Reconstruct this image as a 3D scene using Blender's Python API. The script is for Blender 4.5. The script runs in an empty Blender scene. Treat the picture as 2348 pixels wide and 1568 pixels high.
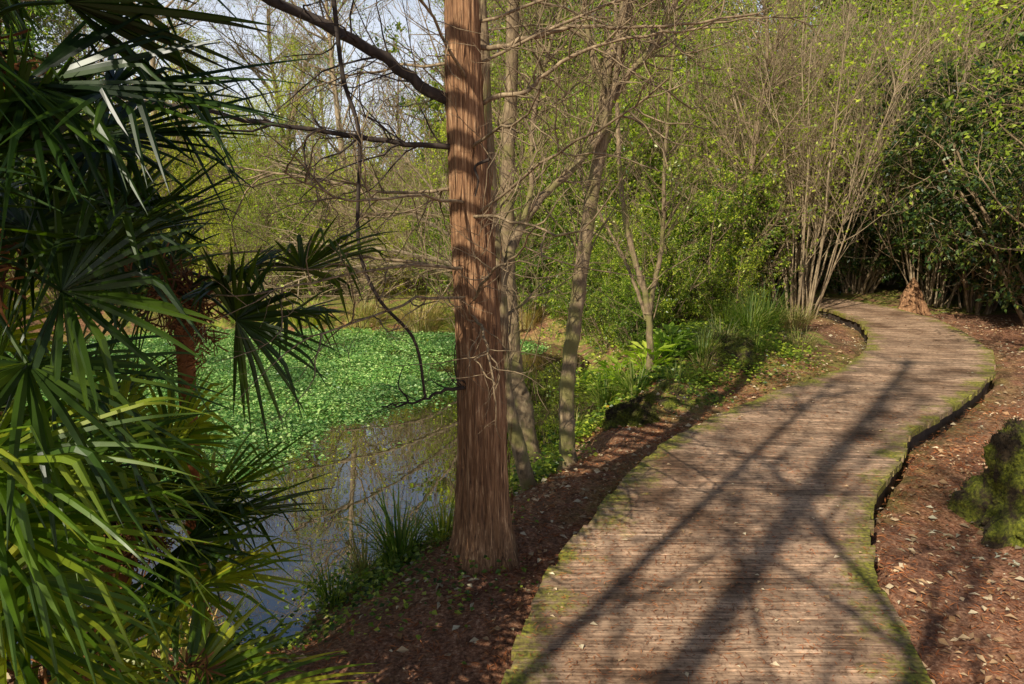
import bpy, math, numpy as np
from mathutils import Vector, noise as mn
sc=bpy.context.scene
def nrm(v): return v/(np.linalg.norm(v,axis=-1,keepdims=True)+1e-9)
# ---------------------------------------------------------------- mesh builder
class MB:
    def __init__(s): s.v=[];s.f=[];s.m=[];s.a=[];s.n=0
    def add(s,v,f,mat=0,attr=None):
        v=np.asarray(v,float).reshape(-1,3);f=np.asarray(f,int).reshape(-1,4)
        s.v.append(v);s.f.append(f+s.n);s.m.append(np.full(len(f),mat,int));s.n+=len(v)
        if attr is not None:s.a.append(attr)
    def mesh(s,name,mats,smooth=True):
        v=np.concatenate(s.v);f=np.concatenate(s.f);m=np.concatenate(s.m)
        me=bpy.data.meshes.new(name)
        me.vertices.add(len(v));me.vertices.foreach_set('co',v.astype(np.float32).ravel())
        me.loops.add(len(f)*4);me.loops.foreach_set('vertex_index',f.astype(np.int32).ravel())
        me.polygons.add(len(f));me.polygons.foreach_set('loop_start',(np.arange(len(f))*4).astype(np.int32))
        me.polygons.foreach_set('loop_total',np.full(len(f),4,np.int32))
        me.polygons.foreach_set('material_index',m.astype(np.int32))
        me.polygons.foreach_set('use_smooth',np.full(len(f),smooth))
        for x in mats: me.materials.append(x)
        if s.a:
            at=me.attributes.new('pc','FLOAT_VECTOR','POINT');at.data.foreach_set('vector',np.concatenate(s.a).astype(np.float32).ravel())
        me.update(calc_edges=True);return me
    def obj(s,name,mats,smooth=True,parent=None):
        return put(name,s.mesh(name,mats,smooth),parent=parent)
def put(name,me,loc=(0,0,0),rot=0,scale=1,parent=None):
    o=bpy.data.objects.new(name,me);sc.collection.objects.link(o)
    o.location=loc;o.rotation_euler=(0,0,rot)
    o.scale=scale if hasattr(scale,'__len__') else (scale,)*3
    if parent:o.parent=parent
    return o
def tubes(mb,P,R,k=4,mat=0):
    P=np.asarray(P,float)
    if P.ndim==2:P=P[None]
    T,n,_=P.shape;R=np.asarray(R,float)
    if R.ndim==1:R=np.broadcast_to(R,(T,n)) if len(R)==n else np.repeat(R[:,None],n,1)
    if R.ndim==2:R=np.repeat(R[:,:,None],k,2)
    t=nrm(np.gradient(P,axis=1));ref=np.where(np.abs(t[:,:1,2:3])>.75,np.array([1.,0,0]),np.array([0,0,1.]))
    a=nrm(np.cross(t,np.broadcast_to(ref,t.shape)));b=np.cross(t,a)
    an=2*np.pi*np.arange(k)/k
    V=P[:,:,None]+R[...,None]*(np.cos(an)[None,None,:,None]*a[:,:,None]+np.sin(an)[None,None,:,None]*b[:,:,None])
    tt,ii,jj=np.meshgrid(np.arange(T),np.arange(n-1),np.arange(k),indexing='ij')
    j2=(jj+1)%k;ix=lambda i,j:((tt*n+i)*k+j)
    mb.add(V,np.stack([ix(ii,jj),ix(ii,j2),ix(ii+1,j2),ix(ii+1,jj)],-1),mat)
def ribbons(mb,P,W,side,mat=0,fold=0.0):
    T,n,_=P.shape
    t=nrm(np.gradient(P,axis=1));s=nrm(side[:,None]-t*np.sum(side[:,None]*t,-1,keepdims=True));nn=np.cross(t,s)
    W=W[...,None]
    V=np.stack([P-s*W/2+nn*W*fold,P,P+s*W/2+nn*W*fold],2)
    tt,ii,jj=np.meshgrid(np.arange(T),np.arange(n-1),np.arange(2),indexing='ij')
    ix=lambda i,j:((tt*n+i)*3+j)
    mb.add(V,np.stack([ix(ii,jj),ix(ii,jj+1),ix(ii+1,jj+1),ix(ii+1,jj)],-1),mat)
def leaves(mb,C,D,N,L,W,mat=0,fold=.18):
    D=nrm(D);S=nrm(np.cross(D,N));N=np.cross(S,D);L=L[:,None];W=W[:,None]
    V=np.stack([C,C+D*L*.45+S*W*.5+N*W*fold,C+D*L-N*L*.08,C+D*L*.45-S*W*.5+N*W*fold],1)
    mb.add(V,np.arange(len(C)*4).reshape(-1,4),mat)
def branch(rng,S,D,L,n,wob,up):
    S=np.array(S,float);D=nrm(np.array(D,float));out=[S];p=S;d=D;L=np.broadcast_to(L,(len(S),))[:,None]
    for i in range(n-1):
        d=nrm(d+rng.normal(0,wob,d.shape)+np.array([0,0,up]));p=p+d*L/(n-1);out.append(p)
    return np.stack(out,1)
def spawn(rng,P,cnt,t0,t1,a0,a1):
    T,n,_=P.shape;ix=rng.integers(0,T,cnt);t=rng.uniform(t0,t1,cnt)
    f=t*(n-1);i=np.minimum(f.astype(int),n-2);w=(f-i)[:,None]
    A=P[ix,i];B=P[ix,i+1];tan=nrm(B-A);r=rng.normal(size=(cnt,3));perp=nrm(r-tan*np.sum(r*tan,1,keepdims=True))
    a=rng.uniform(a0,a1,cnt)[:,None];return A*(1-w)+B*w,tan*np.cos(a)+perp*np.sin(a),t
def tree(mb,rng,P0,R0,levels,k0=8,mat=0):
    tubes(mb,P0,R0,k0,mat);P=P0;allp=[P0]
    for (cnt,L,a0,a1,n,wob,up,r,k,t0) in levels:
        S,D,t=spawn(rng,P,cnt,t0,1,a0,a1)
        P=branch(rng,S,D,L*(1.15-.6*t)*rng.uniform(.6,1.25,cnt),n,wob,up)
        tubes(mb,P,r*rng.uniform(.6,1.3,cnt)[:,None]*np.linspace(1,.35,n)[None],k,mat);allp.append(P)
    return allp
def scatter(mb,rng,P,cnt,size,asp,mat,jit=.03,upn=.7,t0=.2):
    S,D,t=spawn(rng,P,cnt,t0,1,.4,1.4);S=S+rng.normal(0,jit,S.shape)
    N=rng.normal(0,.6,S.shape)+np.array([0,0,upn]);D=D+rng.normal(0,.4,D.shape)-np.array([0,0,.15])
    L=size*rng.uniform(.55,1.25,cnt);leaves(mb,S,D,N,L,L*asp,mat)
def curve(pts,n=16):
    p=np.array(pts,float);m=len(p);q=np.vstack([2*p[0]-p[1],p,2*p[-1]-p[-2]]);out=[]
    for u in np.linspace(0,m-1,n):
        i=min(int(u),m-2);t=u-i;a,b,c,d=q[i:i+4]
        out.append(.5*((2*b)+(-a+c)*t+(2*a-5*b+4*c-d)*t*t+(-a+3*b-3*c+d)*t**3))
    return np.array(out)
# ---------------------------------------------------------------- materials
def newmat(name):
    m=bpy.data.materials.new(name);m.use_nodes=True;nt=m.node_tree;nt.nodes.clear()
    o=nt.nodes.new('ShaderNodeOutputMaterial');b=nt.nodes.new('ShaderNodeBsdfPrincipled');nt.links.new(b.outputs[0],o.inputs[0]);return m,nt,b,o
def noise(nt,vec,scale,detail=4,rough=.55,dist=0):
    n=nt.nodes.new('ShaderNodeTexNoise');n.inputs['Scale'].default_value=scale;n.inputs['Detail'].default_value=detail;n.inputs['Roughness'].default_value=rough;n.inputs['Distortion'].default_value=dist
    if vec is not None:nt.links.new(vec,n.inputs['Vector'])
    return n.outputs['Fac']
def ramp(nt,fac,stops):
    r=nt.nodes.new('ShaderNodeValToRGB');e=r.color_ramp.elements
    while len(e)<len(stops):e.new(.5)
    for x,(p,c) in zip(e,stops):x.position=p;x.color=tuple(c)+(1,) if hasattr(c,'__len__') else (c,c,c,1)
    nt.links.new(fac,r.inputs[0]);return r.outputs[0]
def mix(nt,fac,a,b,mode='MIX'):
    m=nt.nodes.new('ShaderNodeMix');m.data_type='RGBA';m.blend_type=mode
    for s,v in ((m.inputs[0],fac),(m.inputs[6],a),(m.inputs[7],b)):
        if hasattr(v,'is_linked'):nt.links.new(v,s)
        elif hasattr(v,'__len__'):s.default_value=tuple(v)+(1,)
        else:s.default_value=v
    return m.outputs[2]
def mth(nt,op,a,b=0.0):
    m=nt.nodes.new('ShaderNodeMath');m.operation=op
    for s,v in ((m.inputs[0],a),(m.inputs[1],b)):
        if hasattr(v,'is_linked'):nt.links.new(v,s)
        else:s.default_value=v
    return m.outputs[0]
def mapping(nt,vec,scale):
    m=nt.nodes.new('ShaderNodeMapping');m.inputs['Scale'].default_value=scale;nt.links.new(vec,m.inputs[0]);return m.outputs[0]
def coord(nt): return nt.nodes.new('ShaderNodeTexCoord').outputs['Object']
def bump(nt,b,h,strength,dist):
    n=nt.nodes.new('ShaderNodeBump');n.inputs['Strength'].default_value=strength;n.inputs['Distance'].default_value=dist
    nt.links.new(h,n.inputs['Height']);nt.links.new(n.outputs[0],b.inputs['Normal'])
def leafmat(name,cols,rough=.45,trans=.35,tcol=None):
    m,nt,b,o=newmat(name);g=nt.nodes.new('ShaderNodeNewGeometry')
    c=ramp(nt,g.outputs['Random Per Island'],[(i/(len(cols)-1),x) for i,x in enumerate(cols)])
    oi=nt.nodes.new('ShaderNodeObjectInfo')
    n=noise(nt,g.outputs['Position'],.9,2);v=ramp(nt,n,[(.3,(.5,.58,.55)),(.7,(1.4,1.3,1.1))])
    c=mix(nt,1.0,c,v,'MULTIPLY')
    c=mix(nt,1.0,c,ramp(nt,oi.outputs['Random'],[(0,(.75,.85,.8)),(1,(1.25,1.1,1.0))]),'MULTIPLY')
    nt.links.new(c,b.inputs['Base Color']);b.inputs['Roughness'].default_value=rough
    t=nt.nodes.new('ShaderNodeBsdfTranslucent');nt.links.new(mix(nt,1.0,c,tcol or (1.7,1.9,.5),'MULTIPLY'),t.inputs[0])
    s=nt.nodes.new('ShaderNodeMixShader');s.inputs[0].default_value=trans
    nt.links.new(b.outputs[0],s.inputs[1]);nt.links.new(t.outputs[0],s.inputs[2]);nt.links.new(s.outputs[0],o.inputs[0]);return m
def barkmat(name,c0,c1,c2=None,sc_=(14,14,2.5),bs=.6,bd=.02,spots=None):
    m,nt,b,o=newmat(name);co=coord(nt);n=noise(nt,mapping(nt,co,sc_),1.6,6,.65,.6)
    c=ramp(nt,n,[(.3,c0),(.55,c1),(.75,c2 or c1)])
    if spots:c=mix(nt,ramp(nt,noise(nt,co,5,4),[(.5,0.),(.62,1.)]),c,spots)
    nt.links.new(c,b.inputs['Base Color']);b.inputs['Roughness'].default_value=.85;bump(nt,b,n,bs,bd);return m
M_lau=leafmat('leaf_laurel',[(.035,.08,.012),(.11,.2,.022),(.28,.39,.04),(.6,.66,.12)],.36,.35)
M_drk=leafmat('leaf_dark',[(.012,.032,.013),(.03,.07,.022),(.07,.13,.03),(.24,.3,.06)],.40,.22)
M_spr=leafmat('leaf_spring',[(.26,.38,.035),(.4,.52,.06),(.62,.7,.13)],.5,.5)
M_yel=leafmat('leaf_yellowgreen',[(.28,.35,.04),(.46,.5,.07),(.68,.7,.16)],.5,.5)
M_crs=leafmat('leaf_cress',[(.04,.13,.035),(.10,.26,.075),(.22,.45,.14),(.5,.7,.33)],.42,.3,(1.3,1.5,.8))
M_grs=leafmat('grass_blade',[(.09,.16,.02),(.18,.28,.035),(.32,.38,.07),(.5,.43,.17)],.5,.35)
M_dry=leafmat('dry_grass',[(.34,.26,.11),(.52,.42,.19),(.28,.33,.07),(.62,.52,.3)],.7,.3,(1.2,1.1,.7))
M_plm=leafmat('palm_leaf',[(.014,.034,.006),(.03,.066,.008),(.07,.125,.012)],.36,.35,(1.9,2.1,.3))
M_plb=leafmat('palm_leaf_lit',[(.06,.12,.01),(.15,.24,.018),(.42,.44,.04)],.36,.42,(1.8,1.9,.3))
M_fib=leafmat('palm_fibre',[(.08,.04,.018),(.22,.085,.03),(.45,.18,.06)],.9,.1,(1,1,1))
M_lit=leafmat('leaf_litter',[(.22,.09,.045),(.42,.22,.12),(.68,.48,.33),(.9,.78,.65)],.8,.15,(1.2,1,.8))
M_ndl=leafmat('needle_litter',[(.24,.07,.028),(.46,.15,.06),(.66,.26,.11)],.85,.1,(1,1,1))
M_bt=barkmat('bark_twig',(.10,.07,.04),(.32,.225,.125),(.55,.42,.25),(20,20,5),.3,.01)
M_bp=barkmat('bark_pale',(.16,.11,.065),(.38,.28,.165),(.58,.46,.3),(12,12,4),.3,.01)
M_bd=barkmat('bark_dark',(.02,.014,.01),(.06,.04,.028),(.1,.07,.05),(14,14,4),.5,.015)
M_br=barkmat('bark_brown',(.09,.06,.033),(.28,.195,.105),(.5,.38,.22),(22,22,9),.6,.012,(.22,.19,.06))
M_cy=barkmat('bark_cypress',(.05,.021,.010),(.38,.19,.085),(.95,.62,.34),(62,62,3.2),.9,.012)
def groundmat():
    m,nt,b,o=newmat('forest_floor');co=coord(nt)
    n1=noise(nt,co,60,5,.7);n2=noise(nt,co,.8,4);n3=noise(nt,co,14,5,.65)
    c=ramp(nt,n1,[(.32,(.07,.028,.014)),(.46,(.3,.12,.058)),(.58,(.52,.25,.135)),(.7,(.78,.53,.36))])
    c=mix(nt,ramp(nt,n2,[(.45,0.),(.75,.5)]),c,ramp(nt,n3,[(.3,(.07,.05,.028)),(.6,(.34,.22,.13)),(.8,(.55,.42,.28))]))
    c=mix(nt,1.0,c,ramp(nt,n3,[(.35,(.45,.42,.4)),(.6,(1.0,1.0,1.0))]),'MULTIPLY')
    g=nt.nodes.new('ShaderNodeAttribute');g.attribute_name='pc';s=nt.nodes.new('ShaderNodeSeparateXYZ');nt.links.new(g.outputs['Vector'],s.inputs[0])
    moss=mth(nt,'MULTIPLY',s.outputs[0],ramp(nt,noise(nt,co,6,4),[(.35,0.),(.55,1.)]))
    c=mix(nt,moss,c,ramp(nt,n3,[(.3,(.06,.09,.01)),(.7,(.32,.34,.035))]))
    nt.links.new(c,b.inputs['Base Color']);b.inputs['Roughness'].default_value=.95
    bump(nt,b,mth(nt,'ADD',n1,n3),.6,.02);return m
M_gnd=groundmat()
def mossmat():
    m,nt,b,o=newmat('moss');co=coord(nt);n=noise(nt,co,55,6,.75);n2=noise(nt,co,7,5,.65)
    c=ramp(nt,n,[(.32,(.03,.042,.006)),(.52,(.2,.22,.018)),(.72,(.52,.5,.05))])
    c=mix(nt,ramp(nt,n2,[(.45,0.),(.57,.95)]),c,ramp(nt,n,[(.3,(.012,.008,.005)),(.7,(.12,.07,.04))]))
    nt.links.new(c,b.inputs['Base Color']);b.inputs['Roughness'].default_value=1;bump(nt,b,mth(nt,'ADD',n,n2),.9,.035);return m
M_moss=mossmat()
def watermat():
    m,nt,b,o=newmat('pond_water');co=coord(nt)
    c=ramp(nt,noise(nt,co,1.3,5,.6,.5),[(.35,(.012,.009,.005)),(.6,(.04,.03,.014)),(.8,(.15,.115,.05))])
    nt.links.new(c,b.inputs['Base Color']);b.inputs['Roughness'].default_value=.008;b.inputs['IOR'].default_value=5.0
    bump(nt,b,noise(nt,co,3.5,2),.05,.02);return m
M_wat=watermat()
def deckmat():
    m,nt,b,o=newmat('weathered_planks');g=nt.nodes.new('ShaderNodeAttribute');g.attribute_name='pc'
    s=nt.nodes.new('ShaderNodeSeparateXYZ');nt.links.new(g.outputs['Vector'],s.inputs[0])
    co=coord(nt);gr=noise(nt,mapping(nt,g.outputs['Vector'],(0,2.6,60)),1,6,.75,.5)
    c=ramp(nt,gr,[(.28,(.075,.046,.03)),(.44,(.35,.232,.155)),(.6,(.66,.475,.33)),(.8,(.9,.71,.54))])
    geo=nt.nodes.new('ShaderNodeNewGeometry')
    c=mix(nt,1.0,c,ramp(nt,geo.outputs['Random Per Island'],[(0,(.78,.77,.76)),(.5,(.95,.94,.93)),(1,(1.08,1.05,1.02))]),'MULTIPLY')
    c=mix(nt,1.0,c,ramp(nt,noise(nt,co,1.6,6,.7),[(.36,(.38,.31,.25)),(.58,(1.08,1.03,.98))]),'MULTIPLY')
    c=mix(nt,1.0,c,ramp(nt,noise(nt,co,28,4,.75),[(.34,(.40,.35,.32)),(.5,(1.0,1.0,1.0)),(.7,(1.25,1.2,1.16))]),'MULTIPLY')
    fr=s.outputs[0];e=mth(nt,'MINIMUM',fr,mth(nt,'SUBTRACT',1.0,fr))
    k=mth(nt,'ADD',e,mth(nt,'MULTIPLY',noise(nt,co,4,6,.75),-.8))
    c=mix(nt,ramp(nt,mth(nt,'ADD',k,.62),[(.20,.92),(.33,0.)]),c,ramp(nt,noise(nt,co,50,3),[(.35,(.07,.07,.01)),(.7,(.40,.38,.035))]))
    c=mix(nt,mth(nt,'MULTIPLY',ramp(nt,noise(nt,co,70,3,.8),[(.6,0.),(.68,.7)]),ramp(nt,noise(nt,co,1.1,3),[(.45,.1),(.65,1.)])),c,(.36,.15,.07))
    nt.links.new(c,b.inputs['Base Color']);b.inputs['Roughness'].default_value=.78
    bump(nt,b,gr,.7,.006);return m
M_deck=deckmat()
# ---------------------------------------------------------------- terrain
pond=np.array([(-1.2,3.45),(-.95,4.1),(-.45,4.75),(.12,5.6),(.35,6.4),(.75,7.2),(1.0,8.3),(.95,9.6),(.75,11.1),(-.3,12.2),(-1.6,12.6),(-3.6,12.3),(-5.8,12.7),(-7.6,11.2),(-7.8,8),(-6.8,5),(-4.5,3.6),(-2.4,3.2)])
def sdist(x,y,poly):
    d=np.full(x.shape,1e9);ins=np.zeros(x.shape,bool);n=len(poly)
    for i in range(n):
        a=poly[i];b=poly[(i+1)%n];e=b-a;wx=x-a[0];wy=y-a[1]
        t=np.clip((wx*e[0]+wy*e[1])/(e@e),0,1);d=np.minimum(d,(wx-t*e[0])**2+(wy-t*e[1])**2)
        c=((a[1]>y)!=(b[1]>y))&(x<(b[0]-a[0])*(y-a[1])/(b[1]-a[1]+1e-12)+a[0]);ins^=c
    return np.where(ins,-1,1)*np.sqrt(d)
PL=np.array([(-.95,-4),(-.03,2.35),(.075,2.84),(.18,3.2),(.60,4.18),(.99,4.93),(1.5,5.6),(2.43,6.6),(3.45,7.55),(4.2,8.6),(4.66,9.5),(5.15,10.84),(5.2,12.0),(4.95,12.9),(4.1,13.7),(2.3,14.3)])
PR=np.array([(.6,-4),(1.48,2.32),(1.59,2.84),(1.68,3.2),(2.13,4.12),(2.6,4.72),(2.98,5.3),(4.0,6.3),(4.88,7.3),(5.6,8.45),(5.98,9.45),(6.4,11),(6.4,12.4),(6.05,13.6),(4.8,14.9),(2.7,15.6)])
deckpoly=np.vstack([PL,PR[::-1]])
def sn(x,y,f,s): 
    return np.sin(x*f+s)*np.cos(y*f*1.13+s*2.1)+.5*np.sin(x*f*2.3+y*f*1.7+s*3)+.3*np.cos(x*f*4.1-y*f*3.7+s)
def height(x,y):
    x=np.asarray(x,float);y=np.asarray(y,float)
    d=sdist(x,y,pond)+.06*sn(x,y,3,1);t=np.clip(d/.8,0,1);t=t*t*(3-2*t)
    base=-.13+.03*sn(x,y,1.3,.5)+.012*sn(x,y,6,2)+.05*np.clip(y-12.5,0,16)+.05*np.clip(np.abs(x+1)-9,0,20)
    base=base+.30*np.exp(-((x-2.75)**2/.7+(y-8.7)**2/1.2))+.16*np.exp(-((x-3.9)**2/.3+(y-10.4)**2/1.8))+.17*np.exp(-((x-1.45)**2/.16+(y-6.75)**2/.1))
    h=np.where(d>0,-.49+(base+.49)*t,-.49-.5*np.clip(-d/.6,0,1))
    dd=sdist(x,y,deckpoly)
    lim=np.where(dd<0,-.26,-.15+.9*np.clip(dd,0,3));return np.minimum(h,lim)
def grid1(a,b,st,ext):
    c=list(np.arange(a,b,st));s=st;x=c[-1]
    while x<ext:s*=1.35;x+=s;c.append(x)
    s=st;x=c[0]
    while x>-ext:s*=1.35;x-=s;c.insert(0,x)
    return np.array(c)
gx=grid1(-8.5,8.5,.085,500);gy=grid1(-1,14.5,.085,500)
X,Y=np.meshgrid(gx,gy,indexing='ij');Z=height(X,Y)
mb=MB();nx,ny=X.shape;ii,jj=np.meshgrid(np.arange(nx-1),np.arange(ny-1),indexing='ij')
mossa=np.clip(np.exp(-((X-2.75)**2/.9+(Y-8.6)**2/1.6))*1.3+np.exp(-((X-1.45)**2/.25+(Y-6.7)**2/.2))*1.5+.6*np.exp(-np.abs(sdist(X,Y,deckpoly))/.15)*(Y>4)+.9*(Y>12.5)+1.0*np.clip((X-.4)*1.2,0,1)*(Y>9)*(X<4)+.6*np.exp(-np.abs(sdist(X,Y,pond)-.1)/.25),0,1)
mb.add(np.stack([X,Y,Z],-1),np.stack([ii*ny+jj,(ii+1)*ny+jj,(ii+1)*ny+jj+1,ii*ny+jj+1],-1),0,np.stack([mossa.ravel()]*3,-1))
mb.obj('ground',[M_gnd])
mb=MB();mb.add([(-9.5,2.4,-.46),(2,2.4,-.46),(2,13.4,-.46),(-9.5,13.4,-.46)],[0,1,2,3]);mb.obj('pond_water',[M_wat],False)
# ---------------------------------------------------------------- boardwalk
rng=np.random.default_rng(7)
cen=(PL+PR)/2;cs=np.r_[0,np.cumsum(np.linalg.norm(np.diff(cen,axis=0),axis=1))]
def at(A,s): return np.array([np.interp(s,cs,A[:,0]),np.interp(s,cs,A[:,1])])
bw=bpy.data.objects.new('boardwalk',None);sc.collection.objects.link(bw)
mb=MB();s=0;pitch=.118;box=np.array([(0,1,2,3),(7,6,5,4),(0,4,5,1),(1,5,6,2),(2,6,7,3),(3,7,4,0)])
while s<cs[-1]-.15:
    g=.003+rng.uniform(0,.003);a,b=s+g/2,s+pitch-g/2
    l0,l1,r0,r1=at(PL,a),at(PL,b),at(PR,a),at(PR,b)
    dv=nrm(r0-l0);jl,jr=rng.uniform(-.018,.018,2)
    z0,z1=rng.normal(0,.0014,2);tw=rng.normal(0,.0008)
    w=np.linalg.norm(r0-l0);off=rng.uniform(0,40)
    l0,l1=l0+dv*jl,l1+dv*jl;r0,r1=r0+dv*jr,r1+dv*jr;v=[];at_=[]
    nseg=6
    for q in range(nseg+1):
        f=q/nseg;p0=l0*(1-f)+r0*f;p1=l1*(1-f)+r1*f;zz=z0*(1-f)+z1*f+rng.normal(0,.0006);e=.003
        d2=nrm(p1-p0)
        for (pp,z,al) in ((p0,-.045,a),(p0,zz-e-tw,a),(p0+d2*e,zz-tw,a+e),(p1-d2*e,zz+tw,b-e),(p1,zz-e+tw,b),(p1,-.045,b)):
            v.append((pp[0],pp[1],z));at_.append((f,f*w+off,al+off))
    F=[]
    for q in range(nseg):
        for c in range(6):
            c2=(c+1)%6;F.append((q*6+c,(q+1)*6+c,(q+1)*6+c2,q*6+c2))
    E=nseg*6
    F+=[(0,1,4,5),(1,2,3,4),(E+5,E+4,E+1,E),(E+4,E+3,E+2,E+1)]
    mb.add(v,F,0,np.array(at_));s+=pitch
mb.obj('planks',[M_deck],False,bw)
mb=MB()
for A,sg in ((PL,1),(PR,-1)):
    ss=np.linspace(0,cs[-1]-.2,120)
    for off,hh in ((.035,.0),(.5,.0)):
        for q in range(len(ss)-1):
            pts=[]
            for s_ in (ss[q],ss[q+1]):
                l,r=at(PL,s_),at(PR,s_);d=nrm(r-l)*(sg);p=(l if sg>0 else r)
                for o_ in (off,off+.045):pts.append(p+d*o_)
            v=[(*pts[i],z) for z in (-.22,-.047) for i in (0,1,3,2)]
            mb.add(v,box[:, ::-1],0)
mb.obj('joists',[M_bd],False,bw)
# ---------------------------------------------------------------- litter
def inside_deck(x,y):return sdist(x,y,deckpoly)<0
mb=MB();n=75000
x=rng.uniform(-2.6,8,n);y=rng.uniform(.8,13,n)
sel=rng.uniform(size=n)<np.clip(1.25-y/14,.25,1)*np.clip(.7+.5*sn(x,y,1.7,2),.15,1);x,y=x[sel],y[sel]
k=(sdist(x,y,pond)>.12)&(~inside_deck(x,y));x,y=x[k],y[k];z=height(x,y)+rng.uniform(.004,.022,len(x))
N=rng.normal(0,.45,(len(x),3))+[0,0,1];a=rng.uniform(0,6.28,len(x));D=np.stack([np.cos(a),np.sin(a),rng.normal(0,.15,len(x))],-1);L=.012+.05*rng.uniform(0,1,len(x))**1.8
leaves(mb,np.stack([x,y,z],-1),D,N,L,L*rng.uniform(.3,.7,len(x)),0,.25)
n=46000;x=rng.uniform(-2.2,4.5,n);y=rng.uniform(1.2,8,n);k=(sdist(x,y,pond)>.1)&(~inside_deck(x,y));x,y=x[k],y[k];z=height(x,y)+.006
a=rng.uniform(0,6.28,len(x));D=np.stack([np.cos(a),np.sin(a),rng.normal(0,.25,len(x))],-1);N=np.tile([0,0,1.],(len(x),1))+rng.normal(0,.3,(len(x),3));L=rng.uniform(.02,.06,len(x))
leaves(mb,np.stack([x,y,z],-1),D,N,L,L*.12,1,.1)
mb.obj('leaf_litter',[M_lit,M_ndl],False)
mb=MB();n=1900;x=rng.uniform(-.3,6.4,n);y=1.5+10*rng.uniform(size=n)**1.5;k=sdist(x,y,deckpoly)<-.02;x,y=x[k],y[k]
a=rng.uniform(0,6.28,len(x));D=np.stack([np.cos(a),np.sin(a),0*a],-1);L=rng.uniform(.008,.036,len(x))*rng.uniform(.5,1.3,len(x))
leaves(mb,np.stack([x,y,x*0+.006],-1),D,rng.normal(0,.2,(len(x),3))+[0,0,1],L,L*rng.uniform(.4,.8,len(x)),0,.2)
n=22000;x=rng.uniform(-.3,3.5,n);y=rng.uniform(1.8,6.5,n);de=-sdist(x,y,deckpoly)
k=(de>.01)&(rng.uniform(size=n)<np.clip(.2+np.exp(-((x-.5)**2+(y-2.9)**2)/.5)*1.2+.35*(sn(x,y,2.5,3)>.6),0,1));x,y=x[k],y[k]
a=rng.uniform(0,6.28,len(x));D=np.stack([np.cos(a),np.sin(a),rng.uniform(0,.1,len(x))],-1);L=rng.uniform(.008,.04,len(x))
leaves(mb,np.stack([x,y,x*0+.006],-1),D,np.tile([0,0,1.],(len(x),1)),L,np.full(len(x),.0035),1,.1)
mb.obj('fallen_leaves',[M_lit,M_ndl],False)
# ---------------------------------------------------------------- watercress
rng=np.random.default_rng(11)
cress=np.array([(-5.5,4.0),(-3.2,4.7),(-2.2,5.6),(-1.85,6.5),(-1.6,7.2),(-.9,7.9),(-.6,8.6),(-.9,9.3),(-1.0,9.9),(-.2,10.5),(.5,11.0),(-.4,12.0),(-2,12.5),(-5.8,12.6),(-7.6,11),(-7.6,8),(-6.6,5)])
mb=MB();n=230000;x=rng.uniform(-7.6,.6,n);y=4+8.6*rng.uniform(size=n)**1.15;d=sdist(x,y,cress)+.13*sn(x,y,3,1)
k=(d<0)|(rng.uniform(size=n)<np.exp(-np.clip(d,0,9)/.12)*.4)
k&=~((np.abs(y-10.2+.12*x)<.16)&(x>-1.8))
x,y,d=x[k],y[k],d[k];hz=.02+.07*np.clip(-d/.3,0,1)*(1+.5*sn(x,y,5,2)+.4*sn(x,y,14,4))
z=-.455+np.maximum(hz,.01)*rng.uniform(.1,1,len(x))
N=rng.normal(0,.45,(len(x),3))+[-.1,-.15,1];a=rng.uniform(0,6.28,len(x));D=np.stack([np.cos(a),np.sin(a),0*a+.1],-1);L=rng.uniform(.016,.045,len(x))
leaves(mb,np.stack([x,y,z],-1),D,N,L,L*.85,0,.12)
n=6000;x=rng.uniform(-6,1.2,n);y=rng.uniform(4.8,12,n);d=sdist(x,y,cress);k=(d>0)&(d<.9)&(sn(x,y,2.2,5)>.1)&(sdist(x,y,pond)<0);x,y=x[k],y[k]
a=rng.uniform(0,6.28,len(x));D=np.stack([np.cos(a),np.sin(a),0*a],-1);L=rng.uniform(.01,.03,len(x))
leaves(mb,np.stack([x,y,0*x-.457],-1),D,np.tile([0,0,1.],(len(x),1)),L,L*.5,1,.02)
mb.obj('watercress_carpet',[M_crs,M_yel],False)
# ---------------------------------------------------------------- grasses / herbs
def tuft(mb,rng,c,n,h,sp,w,mat=0,lean=1.0):
    c=np.array(c,float);m=6;a=rng.uniform(0,6.28,n);r=sp*rng.uniform(0,.5,n)**.5
    S=np.stack([c[0]+r*np.cos(a)*.5,c[1]+r*np.sin(a)*.5,np.full(n,c[2])],-1)
    o=np.stack([np.cos(a),np.sin(a),0*a],-1);H=h*rng.uniform(.5,1.15,n)[:,None];le=(lean*rng.uniform(.15,1,n))[:,None];P=[]
    for i in range(m):
        t=i/(m-1);P.append(S+o*H*le*.75*t**1.7+np.array([0,0,1])*H*(t*(1-.1*le)-.45*le*t**2.6)+rng.normal(0,.006*t,S.shape))
    P=np.stack(P,1);W=w*rng.uniform(.6,1.2,n)[:,None]*np.array([.7,1,1,.85,.55,.08])[None]
    ribbons(mb,P,W,np.stack([-np.sin(a),np.cos(a),0*a],-1),mat,.12)
def G(x,y):return float(height(np.array([x]),np.array([y]))[0])-.02
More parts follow.
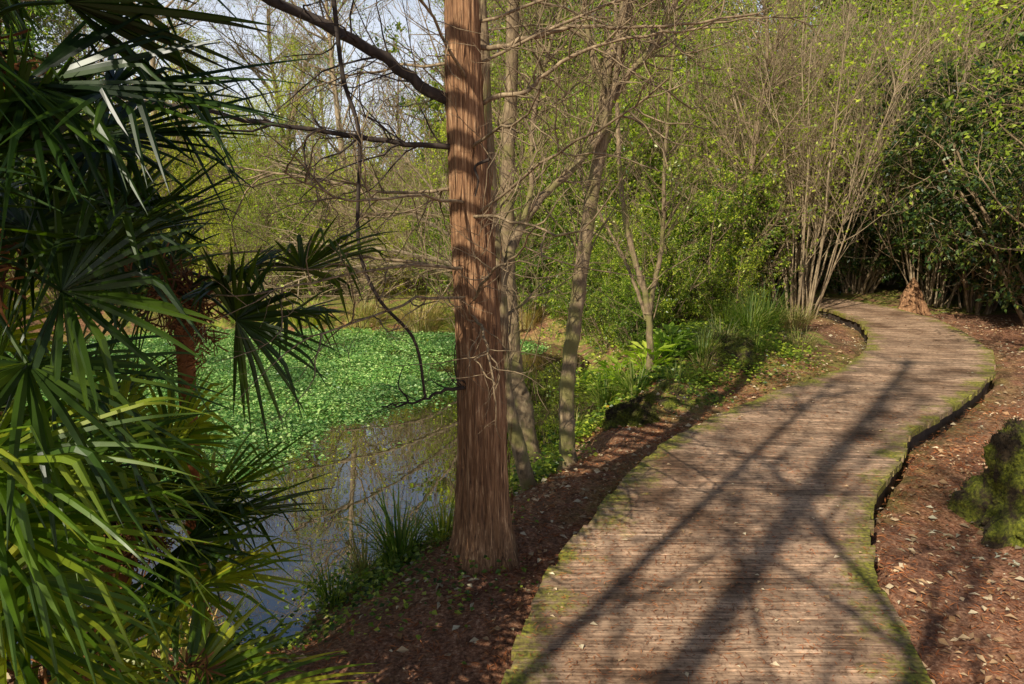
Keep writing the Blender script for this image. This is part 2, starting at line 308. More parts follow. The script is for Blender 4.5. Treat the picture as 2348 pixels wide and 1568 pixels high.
for (x,y,n,h,sp,w,mt,le) in [(-.62,3.8,170,.5,.25,.010,M_grs,1.1),(-.38,3.85,90,.34,.25,.009,M_grs,1.2),(-.85,3.95,80,.4,.2,.007,M_dry,1.),(-.95,3.6,70,.35,.2,.007,M_grs,1.),(1.25,7.3,160,.5,.3,.014,M_grs,1.2),(2.9,8.9,200,.7,.5,.013,M_grs,1.2),(3.3,9.6,260,.8,.6,.013,M_grs,1.1),(1.0,7.6,120,.5,.3,.012,M_grs,1.2),(1.6,7.0,90,.3,.3,.009,M_grs,1.3),(2.1,8.0,140,.5,.4,.01,M_grs,1.2),(2.7,8.1,140,.4,.4,.009,M_grs,1.3),(.55,6.5,70,.35,.25,.009,M_grs,1.2),
     (2.4,8.3,200,.45,.6,.009,M_dry,1.5),(3.8,9.9,200,.5,.6,.009,M_dry,1.4),(2.0,7.6,90,.35,.4,.008,M_dry,1.4),(4.3,10.9,120,.4,.5,.009,M_dry,1.4),(3.1,10.6,200,.6,.6,.01,M_grs,1.2),(3.4,8.6,120,.35,.5,.008,M_dry,1.5),
     (-1.6,12.75,420,.75,.9,.012,M_dry,1.1),(-.8,12.5,320,.7,.7,.012,M_grs,1.1),(-2.6,12.8,320,.65,.9,.012,M_dry,1.1),(-3.6,12.7,300,.6,.9,.012,M_grs,1.1),(-4.8,12.9,300,.6,.9,.012,M_grs,1.1),(.2,12.2,300,.6,.8,.012,M_dry,1.1),(-6,12.9,300,.6,.9,.012,M_dry,1.1),(-1.7,3.3,90,.4,.3,.008,M_grs,1.2),(-2.2,2.9,90,.5,.4,.008,M_grs,1.2),(-1.4,2.75,110,.3,.5,.006,M_dry,1.5)]:
    mb=MB();tuft(mb,rng,(x,y,G(x,y)),n,h,sp,w,0,le);mb.obj('grass_tuft',[mt],False)
mb=MB()
for (cx,cy,r,n,sz) in [(-.75,3.75,.35,800,.034),(-.2,3.95,.25,300,.03),(-.4,3.3,.45,360,.028),(-.9,3.2,.4,260,.03),(.1,5.0,.22,260,.04),(.3,5.5,.25,500,.045),(.55,6.3,.2,300,.04),(.9,6.8,.3,400,.045),(1.7,6.6,.3,300,.035),(2.4,7.5,.4,400,.04),(3.0,8.1,.4,500,.04),(1.5,7.6,.45,900,.05),(1.1,8.6,.4,900,.055),(1.9,7.3,.3,400,.045),(2.6,9.2,.7,1300,.05),(2.1,9.6,.8,1800,.055),(-1.4,3.2,.3,300,.035),(1.9,8.5,.4,700,.055)]:
    q=rng.normal(0,.5,(n,2))*r;x=cx+q[:,0];y=cy+q[:,1];k=sdist(x,y,deckpoly)>.03;x,y=x[k],y[k];hh=rng.uniform(.01,.16,len(x))*(1 if sz>.035 else .5)
    z=np.maximum(height(x,y),-.45)+hh;a=rng.uniform(0,6.28,len(x));L=sz*rng.uniform(.6,1.3,len(x))
    leaves(mb,np.stack([x,y,z],-1),np.stack([np.cos(a),np.sin(a),0*a-.1],-1),rng.normal(0,.35,(len(x),3))+[-.1,-.2,1],L,L*.75,0,.15)
mb.obj('ground_cover_plants',[M_lau],False)
for (x,y,n,h) in [(1.45,7.75,40,.36),(1.75,8.1,40,.4),(1.2,8.1,30,.34)]:
    mb=MB();c=np.array([x,y,G(x,y)]);a=rng.uniform(0,6.28,n);o=np.stack([np.cos(a),np.sin(a),0*a],-1);tip=c+o*rng.uniform(.03,.2,n)[:,None]+np.stack([0*a,0*a,rng.uniform(.4,1,n)*h],-1)
    P=np.stack([np.repeat(c[None],n,0),(c+tip)/2+[0,0,.04],tip],1);tubes(mb,P,np.array([.005,.004,.003]),4,0)
    leaves(mb,tip,o+rng.normal(0,.3,o.shape)+[0,0,.5],o*-.5+[0,0,1],rng.uniform(.12,.24,n),rng.uniform(.055,.09,n),0,.2);mb.obj('arum_plant',[M_spr],False)
mb=MB();leaves(mb,np.array([[.9,7.2,-.33],[.98,7.15,-.31]]),np.array([[1,.2,.1],[.9,-.4,.1]]),np.array([[0,-.5,1.],[.1,-.4,1]]),np.array([.14,.1]),np.array([.04,.03]),0,.1)
m,nt,b,o=newmat('yellow_leaf');b.inputs['Base Color'].default_value=(.5,.28,.02,1);mb.obj('fallen_yellow_leaf',[m],False)
# ---------------------------------------------------------------- mossy stumps and rocks
def lump(name,c,r,h,mats,seed,kind='stump',amp=.1):
    rg=np.random.default_rng(seed);mb=MB();k=110;n=70;an=np.linspace(0,2*np.pi,k,endpoint=False);V=[]
    ph=rg.uniform(0,6.28,8)
    for i in range(n):
        t=i/(n-1)
        if kind=='stump':rad=r*(.7+1.0*(1-t)**2.0)*(1 if t<.8 else math.sqrt(max(0,1-((t-.8)/.2)**2)));zz=h*min(1,t/.93)
        elif kind=='spike':rad=r*(1-t)**.8+.02*(t<1);zz=h*t
        else:rad=r*math.cos(t*math.pi/2)**.6 if t<1 else 0;zz=h*math.sin(t*math.pi/2)
        root=.5*(1-t)**1.3*np.maximum(0,np.sin(5*an+ph[5]+np.sin(2*an+ph[6])))
        f=1+root
        V.append(np.stack([c[0]+rad*f*np.cos(an),c[1]+rad*f*np.sin(an),np.full(k,c[2]+zz)],-1))
    V=np.array(V).reshape(-1,3);cc=np.array([c[0],c[1],c[2]+h*.35]);o=nrm(V-cc)
    nz=np.array([mn.fractal(Vector(p)*(1.5/r*.45)+Vector((seed,0,0)),.7,2.2,6) for p in V])
    V=V+o*(nz*amp)[:,None]*(r/.24)
    ii,jj=np.meshgrid(np.arange(n-1),np.arange(k),indexing='ij');j2=(jj+1)%k
    mb.add(V,np.stack([ii*k+jj,ii*k+j2,(ii+1)*k+j2,(ii+1)*k+jj],-1))
    if mats[0]==M_moss:
        q=12000;idx=rg.integers(0,n*k,q);P=V[idx]+rg.normal(0,.008,(q,3));o=o[idx]
        kk=(nz[idx]>-.1)&(o[:,2]+rg.normal(0,.3,q)>-.1);P=P[kk];o=o[kk];q=len(P)
        leaves(mb,P,o+rg.normal(0,.6,o.shape),rg.normal(0,1,o.shape),np.full(q,.022),np.full(q,.006),1)
    return mb.obj(name,mats+[M_moss])
lump('mossy_stump',(2.93,3.95,-.3),.2,.78,[M_moss],1,amp=.14)
lump('mossy_rock',(1.42,6.55,-.2),.26,.2,[M_moss],2,'rock')
lump('mossy_rock',(1.05,6.25,-.25),.2,.16,[M_moss],5,'rock')
lump('mossy_rock',(2.45,8.15,-.15),.38,.38,[M_moss],3,'rock')
lump('tree_stump',(6.85,12.6,-.15),.2,.65,[M_cy],6,'spike',.04)
lump('mossy_stump',(7.2,9.3,-.2),.3,.45,[M_moss],9)
# ---------------------------------------------------------------- main cypress
rng=np.random.default_rng(21)
cy=bpy.data.objects.new('unseen_band_shadow_tree',None);sc.collection.objects.link(cy)
tp=curve([(-.14,3.55,-.22),(-.142,3.55,.1),(-.15,3.55,.75),(-.18,3.53,1.4),(-.21,3.5,2.0),(-.222,3.48,2.6),(-.22,3.48,3.6),(-.2,3.5,5),(-.2,3.5,7.5)],110)
k=96;an=np.linspace(0,2*np.pi,k,endpoint=False);zz=tp[:,2]
R0=np.interp(zz,[-.22,-.12,0,.15,.4,.9,1.6,2.6,5,7.5],[.215,.18,.15,.134,.122,.112,.095,.073,.05,.012])
rid=1+.08*np.sin(5*an[None]+zz[:,None]*.4)*np.clip(1.2-zz[:,None]*1.5,.25,1.5)+.03*np.sin(17*an[None]+zz[:,None]*1.2+np.sin(zz[:,None]*3))+.02*np.sin(31*an[None]-zz[:,None]*2)+rng.normal(0,.007,(110,k))
mb=MB();tubes(mb,tp[None],(R0[:,None]*rid)[None],k,0)
n=700;a=rng.uniform(0,6.28,n);z0=rng.uniform(-.1,3.2,n);S=np.stack([np.interp(z0,zz,tp[:,0])+np.cos(a)*np.interp(z0,zz,R0)*1.02,np.interp(z0,zz,tp[:,1])+np.sin(a)*np.interp(z0,zz,R0)*1.02,z0],-1)
D=np.stack([.03*rng.normal(size=n)+np.cos(a)*.03,.03*rng.normal(size=n)+np.sin(a)*.03,np.ones(n)],-1);Q=branch(rng,S,D,rng.uniform(.06,.3,n),5,.02,0)
ribbons(mb,Q,np.tile([.001,.006,.008,.006,.001],(n,1))*rng.uniform(.5,1.3,n)[:,None],np.stack([-np.sin(a),np.cos(a),0*a],-1),0,-.2)
mb.obj('trunk',[M_cy],True,cy)
def limb(mb,rng,pts,r0,r1,mat=0,twigs=18,tl=.35,k=7,n=22,sub=70,rt=.0035):
    P=curve(pts,n);P[1:-1]+=rng.normal(0,.006,(n-2,3));tubes(mb,P[None],np.linspace(r0,r1,n)[None],k,mat)
    S,D,t=spawn(rng,P[None],twigs,.1,1,.5,1.2);Q=branch(rng,S,D,tl*rng.uniform(.5,1.4,twigs),8,.22,.02)
    tubes(mb,Q,rt*np.linspace(1,.35,8)[None]*rng.uniform(.7,1.5,twigs)[:,None],4,mat)
    if sub:
        S,D,t=spawn(rng,Q,sub,.1,1,.5,1.2);Q2=branch(rng,S,D,tl*.45*rng.uniform(.4,1.3,sub),6,.25,0);tubes(mb,Q2,np.tile(rt*.5*np.linspace(1,.4,6),(sub,1)),3,mat);return Q2
    return Q
mb=MB()
limb(mb,rng,[(-.22,3.5,2.08),(-.42,3.46,2.2),(-.72,3.4,2.38),(-1.1,3.35,2.56),(-1.9,3.2,2.95)],.028,.02,1,26,.5)
limb(mb,rng,[(-.2,3.5,1.92),(-.5,3.4,1.93),(-.9,3.25,1.98),(-1.35,3.1,2.05),(-1.9,3.0,2.12)],.014,.006,1,26,.5)
limb(mb,rng,[(-.19,3.5,1.75),(-.5,3.55,1.72),(-.9,3.6,1.78),(-1.4,3.7,1.85)],.009,.004,0,24,.5)
limb(mb,rng,[(-.2,3.5,2.12),(.05,3.45,2.16),(.2,3.42,2.27),(.5,3.4,2.38),(.85,3.4,2.42)],.012,.005,0,18,.4)
limb(mb,rng,[(-.2,3.5,2.35),(.05,3.5,2.38),(.3,3.5,2.45),(.65,3.5,2.44),(1.1,3.5,2.5)],.013,.005,0,20,.45)
limb(mb,rng,[(-.15,3.5,.78),(-.3,3.45,.80),(-.45,3.42,.74),(-.62,3.4,.72)],.011,.004,1,8,.25,sub=20)
for i in range(40):
    z=rng.uniform(1.1,5.5);a=rng.uniform(0,6.28);d=np.array([math.cos(a),math.sin(a),rng.uniform(-.1,.35)]);s0=np.array([-.19,3.5,z]);L=rng.uniform(.6,1.5)
    limb(mb,rng,[s0,s0+d*L*.4+[0,0,.03],s0+d*L*.75,s0+d*L+[0,0,rng.uniform(-.1,.1)]],.008,.003,0,12,.35,5,12,36,.0028)
mb.obj('limbs',[M_bt,M_bd],True,cy)
mb=MB();P=curve([(-.82,3.3,3.4),(-.75,3.3,2.55),(-.72,3.3,2.2),(-.66,3.3,1.95),(-.68,3.3,1.5),(-.6,3.3,1.25),(-.45,3.35,1.05),(-.41,3.4,.76)],40);tubes(mb,P[None],np.linspace(.011,.007,40)[None],7)
P=curve([(-.1,3.37,1.86),(-.165,3.39,1.83),(-.15,3.37,1.77),(-.165,3.385,1.7)],14);tubes(mb,P[None],np.linspace(.008,.003,14)[None],6)
mb.obj('hanging_vine',[M_bd],True)
# unseen tree added left of frame; its level boughs band the trunk with shadow
c2=bpy.data.objects.new('unseen_band_shadow_tree',None);sc.collection.objects.link(c2)
mb=MB();P=curve([(-2.0,2.1,-.25),(-1.98,2.1,1.5),(-1.95,2.07,3.2),(-1.9,2.05,5)],40);tubes(mb,P[None],np.linspace(.07,.03,40)[None],16);mb.obj('trunk',[M_cy],True,c2)
mb=MB();z=2.1
while z<4.3:
    s0=np.array([-1.95,2.07,z]);d=np.array([.83,-.55,rng.uniform(-.06,.06)]);L=rng.uniform(.9,1.05);r_=rng.uniform(.024,.034)
    limb(mb,rng,[s0,s0+d*L*.4+[0,0,.02],s0+d*L*.75+[0,0,-.01],s0+d*L+[0,0,-.05]],r_,r_*.9,0,3,.18,7,12,0);z+=rng.uniform(.13,.19)
mb.obj('limbs',[M_bt],True,c2)
# ---------------------------------------------------------------- secondary foreground trees
def slender(name,stems,mat,seed,tw=30,tl=.6,leaf=0):
    rg=np.random.default_rng(seed);mb=MB()
    for pts,r0,r1 in stems:
        P=curve(pts,60);P[1:-1,:2]+=rg.normal(0,.003,(58,2));kk=14
        RR=np.linspace(r0,r1,60);RR[:5]*=[1.6,1.35,1.2,1.1,1.04];RR=RR[:,None]*(1+.05*rg.normal(size=(60,kk)));tubes(mb,P[None],RR[None],kk,0)
        S,D,t=spawn(rg,P[None],tw,.3,1,.5,1.1);Q=branch(rg,S,D,tl*rg.uniform(.5,1.6,tw),9,.17,.08);tubes(mb,Q,.0065*np.linspace(1,.3,9)[None]*rg.uniform(.5,1.5,tw)[:,None],5)
        S,D,t=spawn(rg,Q,tw*6,.15,1,.5,1.1);Q2=branch(rg,S,D,tl*.5*rg.uniform(.4,1.3,tw*6),7,.22,.03);tubes(mb,Q2,np.tile(.0022*np.linspace(1,.4,7),(tw*6,1)),3)
        if leaf:scatter(mb,rg,Q2,leaf,.035,.7,1,.01)
    return mb.obj(name,[mat,M_spr])
slender('alder_tree',[([(.15,6.05,-.5),(.1,6.02,0),(.02,6,.35),(-.04,6,1.5),(.0,6,2.9),(.05,6,6.5)],.085,.04),
   ([(-.04,6,1.3),(-.5,6.1,1.55),(-1.1,6.2,1.6),(-1.9,6.2,1.3)],.014,.004),([(-.03,6,1.0),(-.6,6.2,1.15),(-1.3,6.3,1.05)],.01,.003)],M_br,1,34,.8,120)
slender('alder_tree',[([(.14,4.85,-.35),(.06,4.8,0),(-.04,4.74,.45),(-.08,4.72,1.17),(-.13,4.75,1.7),(-.2,4.8,3.2),(-.25,4.9,5)],.055,.03),
   ([(-.08,4.74,1.17),(.05,4.85,1.5),(.2,5.0,1.72),(.45,5.15,1.95),(.64,5.2,2.25),(.75,5.25,3),(.8,5.3,4.5)],.032,.016),([(-.02,4.8,1.35),(.12,4.9,1.75),(.15,4.95,2.3),(.4,5.0,3.2)],.02,.01)],M_br,2,26,.7,60)
slender('alder_tree',[([(.43,5.3,-.3),(.41,5.3,.0),(.405,5.3,.31),(.46,5.3,.89),(.54,5.3,1.57),(.63,5.28,2.17),(.65,5.28,2.6),(.78,5.3,3.1),(.9,5.3,5.5)],.062,.035),
   ([(.64,5.28,2.3),(.8,5.3,2.55),(1.0,5.3,2.8),(1.3,5.3,3.5)],.03,.014),([(.64,5.28,2.4),(.5,5.3,2.9),(.45,5.4,4)],.025,.012)],M_br,3,28,.8,100)
slender('hazel_tree',[([(1.46,7.66,-.2),(1.46,7.66,.1),(1.4,7.66,.7),(1.15,7.7,1.6),(1.05,7.8,3),(1.0,7.9,5)],.045,.014),([(1.42,7.66,.55),(1.55,7.7,1.3),(1.55,7.7,2.2),(1.65,7.8,4)],.028,.012),([(1.42,7.68,.5),(1.2,7.9,1.1),(.8,8.1,1.9),(.5,8.3,3)],.02,.008)],M_br,4,26,.8,250)
slender('leaning_alder_tree',[([(.3,12.2,-.3),(-.3,11.7,.5),(-1.6,10.9,1.0),(-3.2,10.2,1.2)],.05,.012),([(.2,12.3,-.3),(-.6,11.9,.9),(-1.8,11.2,1.7),(-3.4,10.6,2.3)],.045,.01),([(0,12.3,-.3),(-1.2,11.6,.7),(-2.6,10.8,.75),(-3.6,10,.4)],.035,.008),([(.2,12.3,-.3),(-.9,11.8,1.5),(-2.0,11.4,2.8)],.035,.01)],M_bp,14,26,.9,250)
# ---------------------------------------------------------------- fan palms
def fan(mb,rng,hub,axis,nor,R,nseg=26,spread=4.0,droop=.35,mat=0,w=.021):
    axis=nrm(np.array(axis,float));nor=np.array(nor,float);side=nrm(np.cross(axis,nor));nor=np.cross(side,axis)
    a=np.linspace(-spread/2,spread/2,nseg)+rng.normal(0,.025,nseg);d=np.cos(a)[:,None]*axis+np.sin(a)[:,None]*side+nor*(.12+rng.normal(0,.06,nseg))[:,None]
    d=nrm(d);L=R*(.72+.28*np.cos(a*.5))*rng.uniform(.85,1.08,nseg);n=12;P=[]
    dr=droop*rng.uniform(.1,1.2,nseg);kink=rng.uniform(.4,.85,nseg);kd=np.where(rng.uniform(size=nseg)<.45,rng.uniform(.3,1.1,nseg),0)
    for i in range(n):
        t=i/(n-1);p=np.array(hub)+d*(L*t)[:,None]
        p=p-np.array([0,0,1])*(L*dr*t**2.2)[:,None];ex=np.clip(t-kink,0,1)
        p=p-(d*.5+np.array([0,0,1]))*(L*kd*ex)[:,None];P.append(p)
    P=np.stack(P,1);W=w*np.array([.12,.45,.8,1,1.05,1,.92,.82,.68,.5,.3,.04])[None]*rng.uniform(.75,1.15,nseg)[:,None]
    ribbons(mb,P,W,np.cross(d,nor),mat,.3)
def palm(name,base,crown,r,fans,seed,R=.5,droop=.4,lit=0,extra=[]):
    rg=np.random.default_rng(seed);base=np.array(base,float);crown=np.array(crown,float)
    par=bpy.data.objects.new(name,None);sc.collection.objects.link(par)
    mb=MB();P=curve([base,(base*.6+crown*.4)+rg.normal(0,.02,3),crown],30);tubes(mb,P[None],(r*(1+.12*rg.normal(size=(30,14))))[None],14)
    S,D,t=spawn(rg,P[None],260,0,1,.3,1.0);S=S+D*r*.8;Q=branch(rg,S,D+[0,0,.6],.09,4,.3,-.15);ribbons(mb,Q,np.full((260,4),.006),D[:, [1,2,0]],0)
    S=crown+rg.normal(0,.05,(260,3));Q=branch(rg,S,rg.normal(size=(260,3)),.13,4,.3,-.1);ribbons(mb,Q,np.full((260,4),.007),rg.normal(size=(260,3)),0)
    mb.obj('trunk',[M_fib],True,par)
    mb=MB();lst=[]
    for i in range(fans):
        a=i*2.4+rg.uniform(-.3,.3);el=rg.uniform(-.5,1.25);d=np.array([math.cos(a)*math.cos(el),math.sin(a)*math.cos(el),math.sin(el)])
        lst.append((crown+d*rg.uniform(.25,.5)-[0,0,.04],d+rg.normal(0,.15,3),R*rg.uniform(.8,1.15),droop*(1.2-.5*el)))
    for h,ax in extra: lst.append((np.array(h),nrm(np.array(ax,float)),R,droop))
    for hub,ax,RR,dr in lst:
        mid=(crown+hub)/2+[0,0,.05];tubes(mb,curve([crown,mid,hub],9)[None],np.linspace(.008,.005,9)[None],5,0)
        up=np.array([0,0,1.])+rg.normal(0,.55,3)
        if abs(nrm(ax)[2])>.8:up=up*.2+np.array([-ax[0],-ax[1],0])+rg.normal(0,.4,3)
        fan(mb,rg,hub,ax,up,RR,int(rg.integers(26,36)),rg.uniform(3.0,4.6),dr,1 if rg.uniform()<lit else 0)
    S=crown+rg.normal(0,.08,(5,3));Q=branch(rg,S,rg.normal(size=(5,3))+[.6,-.3,-.1],.25,5,.2,-.1);T,D,t=spawn(rg,Q,260,.3,1,.6,1.4);Q=branch(rg,T,D,.05,3,.3,0);ribbons(mb,Q,np.full((260,3),.005),rg.normal(size=(260,3)),2)
    mb.obj('fronds',[M_plm,M_plb,M_fib],False,par)
palm('fan_palm',(-1.75,2.0,-.2),(-1.5,2.1,2.05),.06,8,1,.52,.12,.0,[((-1.1,1.95,2.15),(1,-.1,.35)),((-1.15,2.15,1.85),(1,.2,.1)),((-1.2,1.8,2.35),(.7,0,.8)),((-1.2,1.9,1.95),(1,-.3,-.2)),((-1.35,1.75,1.75),(1,-.3,-.1))])
palm('fan_palm',(-1.35,2.95,-.35),(-1.28,2.85,1.3),.032,7,2,.40,.25,.0,[((-1.0,2.65,1.25),(1,-.2,.1))])
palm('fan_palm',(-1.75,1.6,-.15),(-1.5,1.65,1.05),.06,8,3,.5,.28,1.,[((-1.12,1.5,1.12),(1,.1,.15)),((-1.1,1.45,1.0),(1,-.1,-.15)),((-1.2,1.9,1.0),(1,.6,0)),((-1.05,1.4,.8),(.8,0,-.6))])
palm('fan_palm',(-1.5,2.45,-.25),(-1.35,2.4,.55),.05,9,4,.44,.2,.6,[((-1.14,2.2,.72),(1,-.2,.4)),((-1.02,2.4,.6),(1,.1,.2)),((-1.1,2.2,.5),(.8,-.4,-.2))])
palm('fan_palm',(-1.65,1.8,-.15),(-1.45,1.9,1.5),.05,8,5,.46,.2,.05,[((-1.08,2.0,1.55),(1,.1,.5)),((-1.1,1.8,1.45),(1,0,.3))])
palm('fan_palm',(-2.3,2.9,-.3),(-2.1,2.9,1.5),.05,13,6,.5,.2,.0)
palm('fan_palm',(-2.6,3.0,-.3),(-2.3,3.1,2.5),.05,14,8,.5,.2,.0)
palm('fan_palm',(-2.3,2.5,-.3),(-2.0,2.6,.8),.05,12,14,.5,.2,.1)
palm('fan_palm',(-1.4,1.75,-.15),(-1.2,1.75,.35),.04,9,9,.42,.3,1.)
# ---------------------------------------------------------------- shrub & tree prototypes
def stems(rg,T,L,spread,n=12,wob=.06,up=.05,r=.03,base=.25):
    a=rg.uniform(0,6.28,T);s=rg.uniform(0,spread,T);D=np.stack([np.cos(a)*s,np.sin(a)*s,np.ones(T)],-1)
    S=np.stack([np.cos(a)*base*rg.uniform(0,1,T),np.sin(a)*base*rg.uniform(0,1,T),np.full(T,-.2)],-1)
    P=branch(rg,S,D,L*rg.uniform(.6,1.1,T),n,wob,up);return P,r*rg.uniform(.5,1.3,T)[:,None]*np.linspace(1,.35,n)[None]
def evergreen(seed,leaf,h=3.,cnt=24000,size=.08,asp=.42):
    rg=np.random.default_rng(seed);mb=MB();P,R=stems(rg,16,h,.75,12,.07,.03,.028)
    A=tree(mb,rg,P,R,[(120,1.1,.5,1.3,8,.12,.05,.009,4,.12),(700,.55,.5,1.3,6,.15,.03,.004,3,.1),(1500,.25,.4,1.3,4,.15,.0,.002,3,.1)],6)
    scatter(mb,rg,A[-1],cnt,size,asp,1,.03);return mb.mesh('evergreen_mesh%d'%seed,[M_bt,leaf])
E=[evergreen(1,M_lau),evergreen(2,M_drk),evergreen(3,M_lau,3.2,20000),evergreen(4,M_yel,3.2,14000,.065,.5)]
def bare(seed,h=4.5,mat=M_bp,sp=.45,leafn=2500,lm=M_spr):
    rg=np.random.default_rng(seed);mb=MB();P,R=stems(rg,34,h,sp,14,.045,.02,.014,.3)
    A=tree(mb,rg,P,R,[(260,1.2,.3,.8,9,.09,.06,.006,4,.3),(1500,.6,.3,.9,7,.12,.04,.003,3,.1),(2000,.25,.4,1.,4,.15,.02,.0018,3,.1)],6)
    scatter(mb,rg,A[-1],leafn,.055,.6,1,.01);return mb.mesh('bare_mesh%d'%seed,[mat,lm])
B=[bare(11,4.5,M_bp,.55,3500),bare(12,4.2,M_bt,.7,9000,M_yel),bare(13,4.5,M_bt,.6,12000,M_spr)]
def btree(seed,leafn=5000,mat=M_bt,h=9,lm=M_spr,size=.06):
    rg=np.random.default_rng(seed);mb=MB();P,R=stems(rg,1,h,.12,20,.03,.01,.12,.05);P=P*1.0
    R=np.linspace(.13,.03,20)[None]
    A=tree(mb,rg,P,R,[(46,3.,.6,1.2,12,.1,.05,.028,5,.12),(330,1.4,.4,1.,9,.13,.03,.009,4,.15),(2200,.6,.4,1.1,6,.17,.02,.004,3,.1)],8)
    scatter(mb,rg,A[-1],leafn,size,.6,1,.03);return mb.mesh('tree_mesh%d'%seed,[mat,lm])
Tm=[btree(21,3000,M_bp),btree(22,12000),btree(23,30000,M_bt,9,M_lau,.09),btree(24,1200,M_bt)]
def willow(seed):
    rg=np.random.default_rng(seed);mb=MB();P,R=stems(rg,2,6.5,.2,16,.04,0,.1,.1)
    A=tree(mb,rg,P,R,[(40,2.2,.4,1.,10,.1,.1,.03,5,.3),(420,1.7,.5,1.4,9,.06,-.25,.005,3,.2)],8)
    scatter(mb,rg,A[-1],26000,.075,.3,1,.04);return mb.mesh('willow_mesh',[M_bt,M_yel])
Wm=willow(31)
rng=np.random.default_rng(5)
def P_(name,me,x,y,s,rz=None,zs=1.0):
    put(name,me,(x,y,G(x,y)+.0),rng.uniform(0,6.28) if rz is None else rz,(s,s,s*zs))
for x,y,s,i in [(1.6,9.3,.3,0),(1.35,10.1,.42,0),(2.0,10.7,.5,2),(1.1,11.3,.55,0),(2.8,11.6,.7,2),(.9,12.9,.85,0),(2.2,12.8,.95,2),(3.6,12.7,.8,0),(3.2,11.0,.4,2),(0,13.6,.7,2),(.5,12.3,.45,0)]:
    P_('laurel_shrub',E[i],x,y,s)
for x in np.arange(.2,13,1.9):
    P_('laurel_shrub',E[int(rng.integers(0,3))],x+rng.uniform(-.5,.5),16.8+rng.uniform(-.7,.9),rng.uniform(1.2,1.6))
for x,y,s,i in [(7.9,9.4,.95,1),(8.2,11.0,1.25,1),(8.1,12.8,1.2,1),(8.6,14.4,1.5,1),(6.9,14.8,.9,1),(9.6,12.3,1.7,1),(5.2,16.0,1.2,1),(7.0,16.2,1.4,1)]:
    P_('holly_shrub',E[i],x,y,s)
for x,y,s,i in [(-1.2,14.2,.5,0),(-2.6,14.3,.5,3),(-4,14.6,.6,0),(-5.8,14.4,.7,3),(-7.6,13.6,.7,0),(-9.4,12,.9,2),(-9.6,9.5,.8,1),(-1.6,17,.75,3),(-3.4,17,.8,3),(-5.0,17.3,.8,0),(-7,16.5,.95,3),(-8.5,17,1.0,0),(-10,15.5,1.2,0),(-.3,16,.8,3),(-2.4,15.8,.65,3)]:
    P_('laurel_shrub' if i!=3 else 'spindle_shrub',E[i],x,y,s)
for x,y,s,i in [(4.75,12.1,1.15,0),(3.9,12.9,1.05,2),(3.3,14.6,1.2,1),(5.6,14.9,1.3,0),(6.9,14.9,1.3,0),(2.0,14.4,1.1,2),(.8,14.4,1.05,1),(-.6,14.9,.85,1),(-2,15,.7,0),(-3.6,15.4,.7,1),(-5.2,15.6,.7,2),(-6.8,15.3,.8,1),(-8.4,14,.9,1),(-7.7,12.6,.6,2),(7.6,13.4,1.2,0),(-4.6,13.6,.5,1),(-2.8,13.7,.45,1),(.3,12.9,.6,1)]:
    P_('hazel_shrub',B[i],x,y,s)
for x,y,s,i in [(-3.4,15.5,.8,0),(-1.6,17.5,.9,3),(.9,16.4,.95,1),(2.6,17.2,1.0,1),(4.4,18,1.05,2),(6.4,17.8,1.05,1),(8.4,18.5,1.1,2),(10.6,18,1.1,2),(9.2,15.5,.9,1),(-5.5,19,.8,3),(-8.2,17.5,.9,0),(.4,21,1.1,1),(12.5,15.5,1.1,2)]:
    P_('woodland_tree',Tm[i],x,y,s)
for x,y,s in [(-5.6,16.5,.72),(-7.4,17.5,.8)]:P_('willow_tree',Wm,x,y,s)
P_('woodland_tree',Tm[1],7.3,8.6,.75);P_('woodland_tree',Tm[3],3.6,11.9,.6)
fc=bpy.data.objects.new('distant_forest',None);sc.collection.objects.link(fc)
for i in range(34):
    a=-.95+1.9*(i+rng.uniform())/34;left=-.55<a<-.03;r=rng.uniform(26,40);x=r*math.sin(a);y=r*math.cos(a)
    if left and i%2:continue
    put('tree_part',Tm[3 if rng.uniform()<.6 else 0] if left else Tm[2],(x,y,.3),rng.uniform(0,6.28),rng.uniform(.65,.85) if left else rng.uniform(1.0,1.4),fc)
for i in range(44):
    a=-1.0+2.0*(i+.5)/44;left=-.55<a<-.03;r=rng.uniform(22,27);x=r*math.sin(a);y=r*math.cos(a)
    put('shrub_part',E[int(rng.integers(0,3))],(x,y,.3),rng.uniform(0,6.28),rng.uniform(.9,1.2) if left else rng.uniform(1.5,1.8),fc)
# ---------------------------------------------------------------- trees at the edges of / behind the view
def shade(name,lst,levels,leafn,seed,lm=M_lau,size=.09):
    rg=np.random.default_rng(seed);mb=MB();Ps=[]
    for pts,r0,r1 in lst:
        P=curve(pts,24);Ps.append(P);tubes(mb,P[None],np.linspace(r0,r1,24)[None],9)
    A=tree(mb,rg,np.array(Ps),np.full((len(Ps),24),.002),levels,5)
    if leafn:scatter(mb,rg,A[-1],leafn,size,.5,1,.04)
    return mb.obj(name,[M_br,lm])
shade('unseen_dapple_tree',[([(-2.9,-2.0,-.2),(-2.8,-1.9,2.5),(-2.7,-1.75,6),(-2.5,-1.5,8)],.045,.025),([(-1.05,-1.75,-.2),(-1.2,-1.7,2.5),(-1.28,-1.68,3.9),(-2.0,-1.7,5.1),(-2.65,-1.75,6.1)],.03,.02),([(-1.2,-1.7,2.5),(-1.28,-1.68,3.9),(-1.34,-2.15,5.07),(-1.5,-2.6,6.5)],.025,.015)],
  [(38,1.8,.5,1.1,9,.12,.05,.018,5,.3),(110,.9,.4,1.1,7,.15,.03,.011,4,.15),(60,.4,.4,1.1,5,.15,.02,.004,3,.1)],110,1)
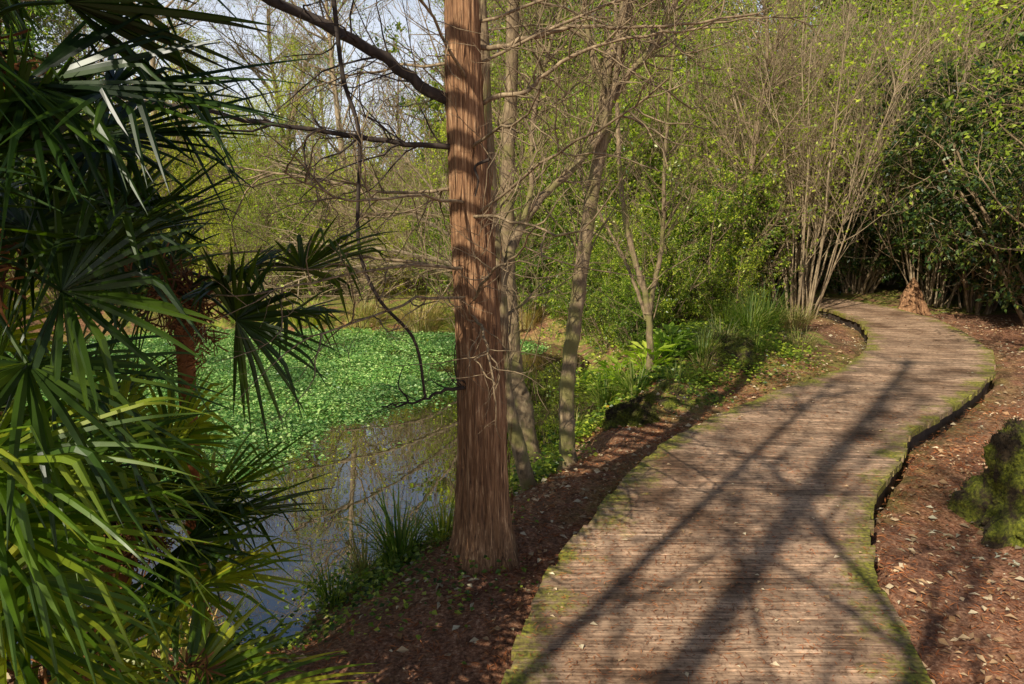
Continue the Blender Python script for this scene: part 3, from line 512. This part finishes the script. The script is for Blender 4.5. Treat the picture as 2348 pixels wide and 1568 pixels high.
shade('unseen_dapple_tree',[([(-4.0,-4.6,-.2),(-3.9,-4.4,4),(-3.7,-4.1,7.5),(-3.4,-3.8,11)],.10,.05),([(-2.2,-4.4,-.2),(-2.1,-4.4,4),(-1.9,-4.2,7),(-1.5,-3.9,10)],.06,.035)],  # unseen tree added behind the camera to dapple the far deck
  [(34,2.4,.5,1.1,9,.12,.05,.03,5,.4),(70,1.2,.4,1.1,7,.15,.03,.018,4,.15)],200,8)
shade('unseen_shade_laurel',[([(-3.5,-.6,-.2),(-3.4,-.5,2.0),(-3.2,-.35,3.2),(-3.2,-.3,4.0)],.07,.03)],  # unseen crown added to shade the upper palms and lower trunk
  [(22,.85,.8,1.4,9,.12,.02,.02,5,.66),(120,.5,.4,1.1,7,.15,.0,.006,3,.1),(400,.3,.4,1.1,5,.15,.0,.003,3,.1)],1500,3)
shade('elder_tree',[([(5.5,6.6,-.2),(5.4,6.5,1.5),(5.0,6.3,2.6),(4.2,6.1,3.4)],.05,.02),([(5.6,6.4,-.2),(5.6,6.2,1.8),(5.2,5.8,3.0),(4.4,5.4,3.9)],.05,.02),([(6.6,7.9,-.2),(6.4,7.7,1.8),(5.9,7.5,3.0),(4.9,7.2,3.8)],.05,.02)],
  [(40,1.3,.5,1.2,9,.12,-.01,.012,5,.45),(240,.7,.4,1.1,7,.15,-.02,.005,3,.1),(900,.35,.4,1.1,5,.15,-.02,.0025,3,.1)],3200,6,M_spr,.06)
# ---------------------------------------------------------------- light, sky, camera
az=math.atan2(-.55,-.83);el=math.radians(38)
sd=Vector((math.sin(az)*math.cos(el),math.cos(az)*math.cos(el),math.sin(el)))
L=bpy.data.lights.new('sun','SUN');L.energy=5;L.angle=math.radians(.45);L.color=(1,.93,.78)
lo=bpy.data.objects.new('sun',L);sc.collection.objects.link(lo);lo.rotation_euler=(-sd).to_track_quat('-Z','Y').to_euler()
w=bpy.data.worlds.new('World');sc.world=w;w.use_nodes=True;nt=w.node_tree
sk=nt.nodes.new('ShaderNodeTexSky');sk.sky_type='NISHITA';sk.sun_disc=False;sk.sun_elevation=el;sk.sun_rotation=az%(2*math.pi);sk.dust_density=1.0
tc=nt.nodes.new('ShaderNodeTexCoord');sp=nt.nodes.new('ShaderNodeSeparateXYZ');nt.links.new(tc.outputs['Generated'],sp.inputs[0])
hz=ramp(nt,sp.outputs[2],[(0,.95),(.22,.7),(.33,.2),(.5,0.)])
nt.links.new(mix(nt,hz,sk.outputs[0],(13.5,14.4,16.2)),nt.nodes['Background'].inputs[0]);nt.nodes['Background'].inputs[1].default_value=.075
c=bpy.data.cameras.new('camera');co=bpy.data.objects.new('camera',c);sc.collection.objects.link(co);sc.camera=co
c.sensor_width=36;c.lens=26;c.clip_end=2000;c.clip_start=.05;co.location=(0,0,1.65);co.rotation_euler=(math.radians(90-10.3),0,0)
sc.view_settings.view_transform='Standard';sc.view_settings.look='None';sc.view_settings.exposure=0
